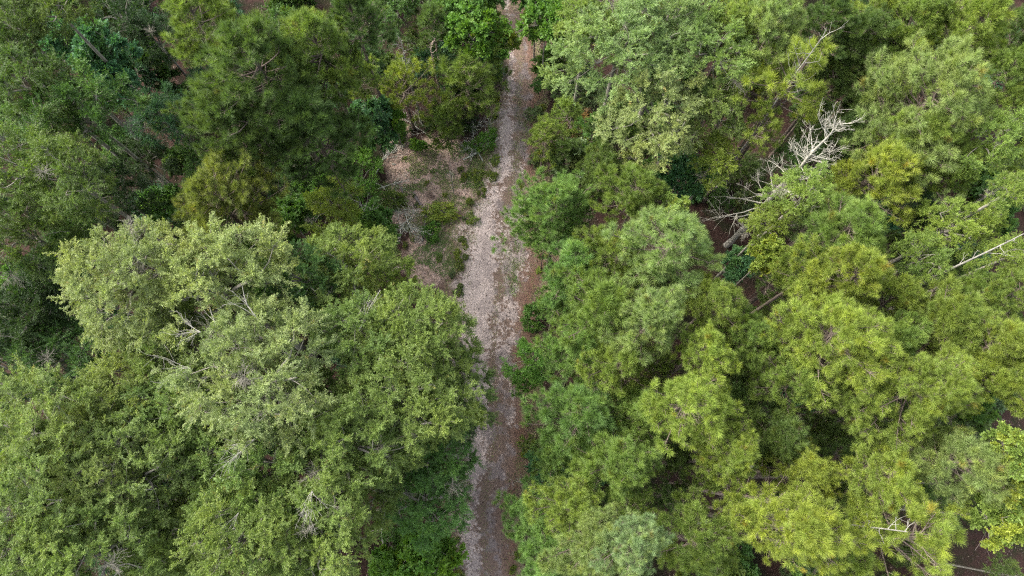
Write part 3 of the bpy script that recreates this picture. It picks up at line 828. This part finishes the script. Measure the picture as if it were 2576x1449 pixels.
gx.append(ttx + sgn * ttw * rng.uniform(.78, 1.5, 20000) + rng.normal(0, .12, 20000)); gy.append(yy); gc.append(np.full(20000, .3))
gx = np.concatenate(gx); gy = np.concatenate(gy); gc = np.concatenate(gc)
k = len(gx); nb_ = 3
x = np.repeat(gx, nb_) + rng.normal(0, .025, k * nb_); y = np.repeat(gy, nb_) + rng.normal(0, .025, k * nb_); gc = np.repeat(gc, nb_); k *= nb_
z = hgt(x, y); az = rng.random(k) * 6.283; L = rng.uniform(.05, .20, k); W = rng.uniform(.006, .014, k)
lean = np.stack([np.cos(az), np.sin(az), rng.uniform(.3, 1.3, k)], -1); lean = unit(lean); s = np.stack([-np.sin(az), np.cos(az), np.zeros(k)], -1)
pp = np.stack([x, y, z], -1); tip = pp + lean * L[:, None]
V = np.stack([pp - s * W[:, None], pp + s * W[:, None], tip], 1).reshape(-1, 3)
gr = link('grass', mesh_from('grass', V, np.arange(k * 3).reshape(-1, 3), 3,
          flat_material('grass_blades', [(.05, .12, .02), (.08, .16, .03), (.13, .17, .04), (.20, .18, .08), (.30, .25, .14)]), {'val': np.clip(gc + rng.random(k) * .6, 0, 1)}))
gr['kind'] = 'stuff'; gr['label'] = 'patchy green and straw coloured grass in the clearing and along the track'

# ------------------------------------------------------------------ undergrowth bushes one can still tell apart as plants
def free(x, y, pad):
    tx, tw = track_at(y)
    if abs(x - tx) < tw + pad: return False
    return all(((x - a) / (b + pad)) ** 2 + ((y - c_) / (d_ + pad)) ** 2 > 1 for a, c_, b, d_ in CLEAR[:9]) and not (abs(x + 4.6) < 4.6 and 9.2 < y < 19.5)
HOLES = [at(u, v, 1)[:2] + (r,) for u, v, r in [(420, 250, 1.6), (350, 520, 1.2), (500, 340, 1.2), (770, 480, 1.0), (2250, 570, 1.4), (1965, 330, 1.3), (930, 1350, 2.0), (1500, 540, 1.0), (2470, 1370, 2.0),
         (1650, 1230, 1.5), (1900, 1230, 1.8), (640, 1300, 1.0), (1545, 970, 1.0), (780, 1040, .8), (950, 100, 1.0), (860, 260, .9), (1000, 120, .9), (2080, 1190, 1.0), (1395, 170, 1.2), (520, 590, 1)]]
placed = []; urng = random.Random(77)
ZONES = {('l', 0): 'dark green undergrowth bush in the shade of the upper left woods', ('l', 1): 'green undergrowth bush in the shade under the lower left oaks',
         ('r', 0): 'green undergrowth bush in the shade of the upper right woods', ('r', 1): 'green undergrowth bush in the shade under the lower right pines'}
for tries in range(6000):
    if len(placed) >= 350: break
    y = urng.uniform(-11, 31); hw_ = 21 + (y + 11) * .34; x = urng.uniform(-hw_, hw_)
    if len(placed) > 285 and x > 0: continue
    if not free(x, y, .9): continue
    if any((x - a) ** 2 + (y - b) ** 2 < (r * (.55 if a < -3 else 1)) ** 2 for a, b, r in HOLES): continue
    if any((x - a) ** 2 + (y - b) ** 2 < 1.35 ** 2 for a, b in placed): continue
    placed.append((x, y)); left = x < track_at(y)[0]
    H = urng.uniform(1.2, 4.2); rm = urng.uniform(.8, 1.5) * (1.0 if H > 2 else .85)
    kind = urng.choice(['U', 'U', 'S', 'B'] if left else ['U', 'S', 'PS', 'B'])
    lab = ZONES['l' if left else 'r', 0 if y > 9 else 1]
    if kind == 'PS': lab = lab.replace('undergrowth bush', 'undergrowth pine sapling')
    if kind in 'SB': lab = lab.replace('undergrowth bush', 'undergrowth leafy sapling')
    grp = lab; word = {'PS': 'shaded young pine by the', 'S': 'shaded sapling by the', 'B': 'shaded small tree by the', 'U': 'shaded bush by the'}[kind]
    lab = ' '.join((word + ' ' + nearest_phrase(x, y)).split()[:16])
    e = plant(kind, x, y, rm, H, urng.choice(['dg', 'td', 'sg', 'dk', 'pd', 'dg'] if left else ['dg', 'sg', 'pd', 'og', 'tl', 'gy']), lab, grp)

# small weeds, each a plant one can see, thinning out from the bushes into the bare soil and along the verges
wr = random.Random(5); WL = {0: 'small weed sprouting from the pinkish bare soil of the clearing', 1: 'small weed sprouting along the ragged verge of the track'}
for k in range(120):
    if k < 60:
        cx, cy_, rx, ry = CLEAR[wr.randrange(10)]; a = wr.uniform(0, 6.28); q = wr.uniform(.3, 1.15); x, y = cx + rx * q * math.cos(a), cy_ + ry * q * math.sin(a); lab = WL[0]
    else:
        y = wr.uniform(-11, 27); tx, tw = track_at(y); x = tx + wr.choice([-1, 1]) * tw * wr.uniform(.95, 1.35); lab = WL[1]
    tx, tw = track_at(y)
    if abs(x - tx) < tw * .85: continue
    plant('U', x, y, wr.uniform(.10, .26) if k < 60 else wr.uniform(.14, .36), wr.uniform(.12, .35), wr.choice(['ol', 'og', 'ol', 'oo', 'gy', 'og']), lab, lab)

# ------------------------------------------------------------------ shrubs of the clearing and verges (u, v on the ground, radius in sketch units, height)
SHRUBS = [
 ('UB', 1056, 368, 20, 1.0, 'bg', 'round bright green bush alone at the top of the clearing'),
 ('U', 1108, 535, 36, .7, 'ol', 'broad low green bush in the middle of the clearing beside the dark log'),
 ('U', 1085, 585, 28, .8, 'bg', 'green bush at the broad low bush\'s lower end by the dark log'),
 ('U', 1188, 555, 13, .4, 'ol', 'tiny green bush standing on the bare sand next to the track'),
 ('U', 1222, 355, 32, 1.2, 'bg', 'green bush at the track edge over the lichen-grey branch'),
 ('U', 1178, 372, 16, .7, 'bg', 'small bush on the far side of the lichen-grey branch'),
 ('U', 1200, 440, 20, .35, 'ol', 'low weedy bush between the lichen-grey branch and the track'),
 ('U', 1242, 445, 12, .4, 'ol', 'slim yellow-green weed clump touching the track'),
 ('U', 1000, 330, 30, 1.1, 'sg', 'low bush at the foot of the thin yellowish pine'),
 ('U', 985, 505, 34, 1.0, 'og', 'straggly olive bush beside the fallen brush at the clearing\'s left'),
 ('UB', 1390, 160, 40, 2.0, 'dg', 'dark bush on the leaf litter right of the track\'s far end'),
 ('U', 1370, 215, 34, 1.8, 'sg', 'dark green bush just below the litter right of the track'),
 ('U', 1415, 235, 34, 2.0, 'pd', 'dull green bush between two little pines by the track'),
 ('U', 1470, 250, 48, 2.6, 'gy', 'grey-green scrub bush under the great pale tree'),
 ('U', 1530, 270, 48, 2.8, 'gy', 'grey-green scrub bush nearer the pale hanging tree'),
 ('U', 1450, 320, 42, 2.0, 'br', 'brown half-dead bush among the little pines'),
 ('U', 1500, 370, 40, 2.2, 'gy', 'grey-green bush beside the brown half-dead bush'),
 ('U', 1345, 290, 24, 1.0, 'gy', 'thin weedy bush on the track\'s right verge'),
 ('U', 1350, 400, 22, .9, 'gy', 'thin bush between the trackside pine and the bulging pine'),
 ('UB', 1350, 780, 30, 1.6, 'sg', 'small dark green bush above the creeper-covered tree'),
 ('U', 1335, 820, 24, 1.0, 'bg', 'small fresh bush at the head of the creeper mound'),
 ('U', 1170, 905, 20, .8, 'og', 'small olive bush on the track\'s left edge at its middle'),
 ('U', 1330, 1120, 26, .9, 'og', 'thin olive weeds on the red litter verge'),
]
for k, u, v, r, H, tint, lab in SHRUBS:
    x, y, t = at(u, v, H * .4)
    plant(k, x, y, r / FOC * t, H, tint, lab, 'bushes and weeds round the clearing and track')

# ------------------------------------------------------------------ dead wood
def branch_tree(rng, P0, d0, L, r0, depth, segs, tips, kids=(4, 6), spread_=.8, up=.1, taper=.25, shrink=.55):
    """recursive bare branch; collects (polyline, radii) with 6 points each"""
    K = 6; p = np.array(P0, float); d = unit(np.array(d0, float)); pts = [p.copy()]
    for k in range(K - 1):
        d = unit(d + rng.normal(0, .13, 3) + np.array([0, 0, up * .25])); p = p + d * L / (K - 1); pts.append(p.copy())
    pts = np.array(pts); rad = np.linspace(r0, max(r0 * taper, .0035), K); segs[depth > 0 and 1 or 0].append((pts, rad))
    if depth <= 0: return
    for _ in range(rng.integers(*kids)):
        s = rng.uniform(.25, .97); j = min(int(s * (K - 1)), K - 2); f = s * (K - 1) - j
        q = pts[j] * (1 - f) + pts[j + 1] * f; dd = unit(pts[j + 1] - pts[j])
        nd = unit(dd + rng.normal(0, spread_, 3))
        branch_tree(rng, q, nd, L * shrink * rng.uniform(.7, 1.2) * (1.15 - .4 * s), max(.0035, (r0 * (1 - s) + r0 * taper * s) * .6), depth - 1, segs, tips, kids, spread_, up, taper, shrink)
def seg_mesh(name, segs, mat, sides=5):
    parts = []
    for k, g in enumerate(segs):
        if g: parts.append(tubes(np.array([a for a, b in g]), np.array([b for a, b in g]), sides if k else 4))
    return mesh_from(name, *join(parts), 4, mat)
def dead_thing(name, label, cat, x, y, z=0):
    e = link(name, None); e.location = (x, y, z); e['label'] = label; e['category'] = cat; return e

# the white standing dead tree
rng = np.random.default_rng(8)
tx_, ty_, _t = at(2130, 290, 14.2)
e = dead_thing('dead_tree', 'bleached white dead tree with bare crooked limbs standing among green pines', 'dead tree', tx_, ty_)
K = 22; z = np.linspace(0, 13.9, K); P = np.zeros((1, K, 3)); P[0, :, 2] = z
P[0, :, 0] = .10 * np.sin(z * .7) + .04 * np.sin(z * 2.1); P[0, :, 1] = .08 * np.sin(z * .6 + 1)
rad = np.interp(z, [0, 1, 6, 10, 12.5, 13.9], [.18, .14, .11, .07, .035, .01])[None] * (1 + .08 * np.sin(z * 3))[None]
o = link('trunk', mesh_from('trunk', *tubes(P, rad, 10), 4, M['pale_wood']), e)
segs = [[], []]
def tp(zz): return np.array([.10 * math.sin(zz * .7) + .04 * math.sin(zz * 2.1), .08 * math.sin(zz * .6 + 1), zz])
spec = [(5.2, 205, 1.9, .045), (5.9, 200, 2.6, .05), (6.3, 150, 2.0, .05), (6.7, 120, 1.5, .045), (7.0, 175, 1.6, .045), (7.4, 100, 1.5, .045), (7.9, -20, 1.2, .05), (8.2, -40, .9, .045),
        (8.6, 10, 1.2, .04), (9.0, 130, 1.2, .035), (9.3, -30, 1.1, .035)]
for zz, a, L, r in spec:
    a = R(a + rng.normal(0, 8)); branch_tree(rng, tp(zz), (math.cos(a), math.sin(a), .12), L, r * .72, 2, segs, None, (4, 7), .75, .2)
for zz in np.linspace(9.8, 11.2, 17):
    a = rng.uniform(0, 6.28); branch_tree(rng, tp(zz), (math.cos(a), math.sin(a), .35), rng.uniform(.8, 1.35), .018, 2, segs, None, (3, 6), .6, .5)
for zz in np.linspace(12.0, 13.8, 13):
    a = rng.uniform(0, 6.28); branch_tree(rng, tp(zz), (math.cos(a), math.sin(a), .5), rng.uniform(.7, 1.2), .014, 2, segs, None, (3, 6), .6, .7)
o = link('limbs', seg_mesh('limbs', segs, M['pale_wood'], 6), e)

# the brown dead pine lower right
rng = np.random.default_rng(9)
x, y, _t = at(1955, 1238, 11.8)
e = dead_thing('dead_tree', 'small brown dead pine with curled bare branches in the dark gap of the right wood', 'dead tree', x, y)
z = np.linspace(0, 11.8, 16); P = np.zeros((1, 16, 3)); P[0, :, 2] = z; P[0, :, 1] = -.3 * (z / 11.8); P[0, :, 0] = .05 * np.sin(z)
link('trunk', mesh_from('trunk', *tubes(P, np.interp(z, [0, 8, 11.8], [.11, .07, .015])[None], 8), 4, M['brown_wood']), e)
segs = [[], []]
for zz in np.r_[np.linspace(6.3, 8.2, 17), np.linspace(9.3, 11.7, 24)]:
    a = rng.uniform(0, 6.28); branch_tree(rng, (.05 * math.sin(zz), -.3 * zz / 11.8, zz), (math.cos(a), math.sin(a), .1), rng.uniform(.5, 1.15) * (1.15 if zz < 11 else .8), .018, 1, segs, None, (2, 5), .6, .5)
link('limbs', seg_mesh('limbs', segs, M['brown_wood']), e)

# bare tops and exposed stems in living pines are dead trees of their own only where they stand alone
def snag(seed, u, v, H, label, mat, nb, Lr, z0, rt=.038, lean=(0, 0)):
    rng = np.random.default_rng(seed); x, y, _t = at(u, v, H)
    x -= lean[0]; y -= lean[1]
    e = dead_thing('dead_tree', label, 'dead tree', x, y)
    z = np.linspace(0, H, 16); P = np.zeros((1, 16, 3)); P[0, :, 2] = z; P[0, :, 0] = lean[0] * (z / H) + .04 * np.sin(z); P[0, :, 1] = lean[1] * z / H
    link('trunk', mesh_from('trunk', *tubes(P, np.interp(z, [0, H], [rt * 2, .014])[None], 8), 4, M[mat]), e)
    segs = [[], []]
    for zz in np.linspace(z0, H * .99, nb):
        a = rng.uniform(0, 6.28); branch_tree(rng, (lean[0] * zz / H + .04 * math.sin(zz), lean[1] * zz / H, zz), (math.cos(a), math.sin(a), .6), rng.uniform(*Lr), .013, 1, segs, None, (2, 5), .6, .5)
    link('limbs', seg_mesh('limbs', segs, M[mat]), e)
snag(31, 2065, 95, 14.3, 'grey dead top spreading over the yellowish pine near the upper edge', 'grey_wood', 14, (.5, 1.2), 10.5)
snag(32, 1005, 95, 7.9, 'broken grey dead stem rising through the thin yellowish pine', 'grey_wood', 26, (.2, .6), 4.5)
snag(33, 1082, 108, 6.5, 'short brownish dead stem between the thin yellowish pine and the bright young pine', 'brown_wood', 18, (.12, .35), 4.2)
snag(34, 905, 508, 5.6, 'bare white sapling with three crooked prongs above the green sapling', 'pale_wood', 6, (.8, 1.3), 4.2, .022)
snag(35, 2280, 1338, 15.0, 'grey bare stem lying across the sunny pine\'s crown', 'grey_wood', 7, (.3, .8), 12, .035)
snag(36, 2600, 575, 15.5, 'thick pale grey leaning trunk crossing the gap at the right edge', 'grey_wood', 6, (.4, .8), 12, .065, (.8, .5))
snag(37, 1130, 430 * 1.0, 3.0, 'spindly grey dead sapling in the top of the clearing', 'grey_wood', 8, (.2, .6), 1.0, .015)

# white and grey twig fans hanging dead in the oaks: each dead bough is its own broken piece lodged in a crown
def bough(seed, u, v, H, ang, L, label, mat='grey_wood', name='dead_bough', cat='dead branch', group='dead boughs lodged in the treetops', kids=(6, 10), z_up=.05, sp=.5, r0=.015, depth=2):
    rng = np.random.default_rng(seed); H -= 1.0 if cat == 'dead branch' else 0; x, y, _t = at(u, v, H)
    segs = [[], []]; a = R(ang)
    if cat == 'dead branch' and kids[1] > 5:      # a fan of thin twigs from one broken end
        for q in range(5):
            a2 = a + rng.normal(0, .28); branch_tree(rng, (0, 0, 0), (math.cos(a2), math.sin(a2), z_up + rng.normal(0, .12)), L * rng.uniform(.5, 1), r0 * .55, 1, segs, None, (4, 7), .45, 0)
    else: branch_tree(rng, (0, 0, 0), (math.cos(a), math.sin(a), z_up), L, r0, depth, segs, None, kids, sp, 0)
    o = link(name, seg_mesh(name, segs, M[mat])); o.location = (x, y, H)
    o['label'] = label; o['category'] = cat
    if group: o['group'] = group
    return o
bough(51, 785, 1235, 14.4, -100, 1.1, 'white forked dead bough pointing down the picture in the fresh green oak')
bough(52, 640, 1105, 14.8, 215, 1.3, 'pale twig fan sweeping left in the large pale oak', 'grey_wood')
bough(53, 600, 1290, 14.3, -105, 1.0, 'thin grey twig fan in the bright olive oak', 'grey_wood')
bough(54, 480, 925, 14.6, 200, 1.3, 'grey twig fan sweeping left in front of the wide pale oak', 'grey_wood')
bough(55, 505, 835, 15.2, 165, 1.2, 'tangled grey twigs on the wide pale oak\'s left side', 'grey_wood')
bough(56, 590, 880, 13.9, 128, 2.4, 'long bare grey limb leaning through the wide pale oak', 'grey_wood', kids=(3, 5), r0=.03)
bough(57, 895, 855, 12.6, 70, 2.0, 'leaning pale dead stem between the feathery oak and the dense oak', 'grey_wood', kids=(3, 5), r0=.03)
bough(60, 960, 1320, 4.0, -70, 1.2, 'weathered broken stump limb over the dark red gap', 'grey_wood', kids=(1, 3), r0=.07)
bough(61, 660, 830, 14.6, 105, 1.6, 'grey forked limb on the right side of the wide pale oak', 'grey_wood', kids=(3, 5), r0=.03)

# brush and logs lying on the clearing
BR = 'dead branches lying in the clearing'
def lying(seed, u, v, ang, L, label, mat='lichen_wood', kids=(6, 9), sp=.5, r0=.036, depth=2, name='fallen_branch', H=.12):
    o = bough(seed, u, v, H, ang, L, label, mat, name, 'fallen branch', BR, kids, .16, sp, r0, depth)
    me = o.data; co_ = np.zeros(len(me.vertices) * 3, dtype=np.float32); me.vertices.foreach_get('co', co_); co_ = co_.reshape(-1, 3)
    zz = co_[:, 2]; co_[:, 2] = np.abs(zz) * .8 + .02; me.vertices.foreach_set('co', co_.ravel()); me.update()
    x, y = o.location.x, o.location.y; o.location.z = gz(x, y)
lying(71, 945, 435, 62, 2.2, 'grey twiggy brush lying at the left end of the clearing', kids=(9, 13), sp=.4)
lying(72, 945, 460, -25, 1.9, 'bare forked branch pointing at the clearing from its left bushes', kids=(3, 5), sp=.4)
lying(73, 950, 475, 12, 1.9, 'second bare forked branch just below the first at the left bushes', kids=(3, 5), sp=.3)
lying(74, 1012, 505, -75, 2.2, 'broad grey fan of dead twigs in the clearing beside the dark log', kids=(12, 17), sp=.55)
lying(75, 1035, 545, 235, 1.6, 'tangled grey twigs at the lower end of the broad twig fan', kids=(10, 14), sp=.6)
lying(76, 1165, 400, 5, 2.4, 'lichen-grey branched limb lying under the green bush near the track', kids=(9, 13), sp=.65, r0=.035)
lying(77, 1215, 405, 120, 1.5, 'curled lichen-grey branch end beside the track', kids=(8, 11), sp=.7)
lying(78, 975, 545, 55, 1.7, 'thin forked stick lying left of the broad twig fan', kids=(2, 4), sp=.35, r0=.02)
lying(79, 1085, 340, 150, 1.8, 'thin grey brush at the foot of the bright young pine', kids=(7, 10), sp=.6, r0=.02)
lying(80, 1160, 330, 20, 1.8, 'thin pale brush between the young pines above the clearing', kids=(7, 10), sp=.6, r0=.018)
lying(81, 1420, 120, 100, 1.6, 'pale curved twig on the dark litter right of the track', kids=(1, 2), sp=.3, r0=.022, depth=1)
lying(82, 1350, 1240, 150, 1.2, 'small grey twig on the red litter by the lower track', kids=(2, 4), sp=.4, r0=.015)
lying(83, 920, 1340, 15, 1.6, 'pale sticks on the red floor of the gap at the bottom', kids=(3, 5), sp=.5, r0=.015)
lying(84, 1430, 330, 60, 1.5, 'brown brush heap among the little pines right of the track', 'brown_wood', kids=(10, 14), sp=.7, r0=.02)
lying(85, 2455, 1385, 60, 1.4, 'thin stick on the black floor of the corner gap', 'brown_wood', kids=(1, 3), r0=.015)
def log(seed, u0, v0, u1, v1, r, label, mat='dark_wood'):
    x0, y0, _ = at(u0, v0, .1); x1, y1, _ = at(u1, v1, .1); rng = np.random.default_rng(seed)
    Q = curve(rng, np.array([[x0, y0, 0]]), np.array([[x1, y1, 0]]), 12, .05); Q[..., 2] = [[gz(a, b) + r * .8 for a, b, _ in Q[0]]]
    Q0 = Q[0, 0].copy(); rad = np.linspace(r, r * .55, 12)[None] * rng.uniform(.85, 1.15, (1, 12)); rad[0, 0] = r * .4; rad[0, -1] = r * .2
    o = link('fallen_log', mesh_from('fallen_log', *tubes(Q - Q0, rad, 9), 4, M[mat])); o.location = Q0
    o['label'] = label; o['category'] = 'log'; o['group'] = 'logs lying in the clearing'
log(1, 1075, 530, 1060, 610, .075, 'thin dark upright-lying pole at the clearing\'s lower left edge')
log(2, 1040, 483, 1068, 535, .095, 'dark cracked log lying beside the broad twig fan')
log(3, 1008, 470, 1018, 510, .06, 'short dark stick log left of the cracked log')
log(4, 985, 410, 995, 412, .05, 'cut pale end of a short log at the left end of the clearing', 'pale_wood')
log(5, 1775, 1170, 1930, 1168, .12, 'grey straight log on the dark floor above the brown dead pine', 'grey_wood')
log(6, 1750, 1315, 1850, 1325, .12, 'grey log on the dark floor left of the broad bottom edge pine', 'grey_wood')
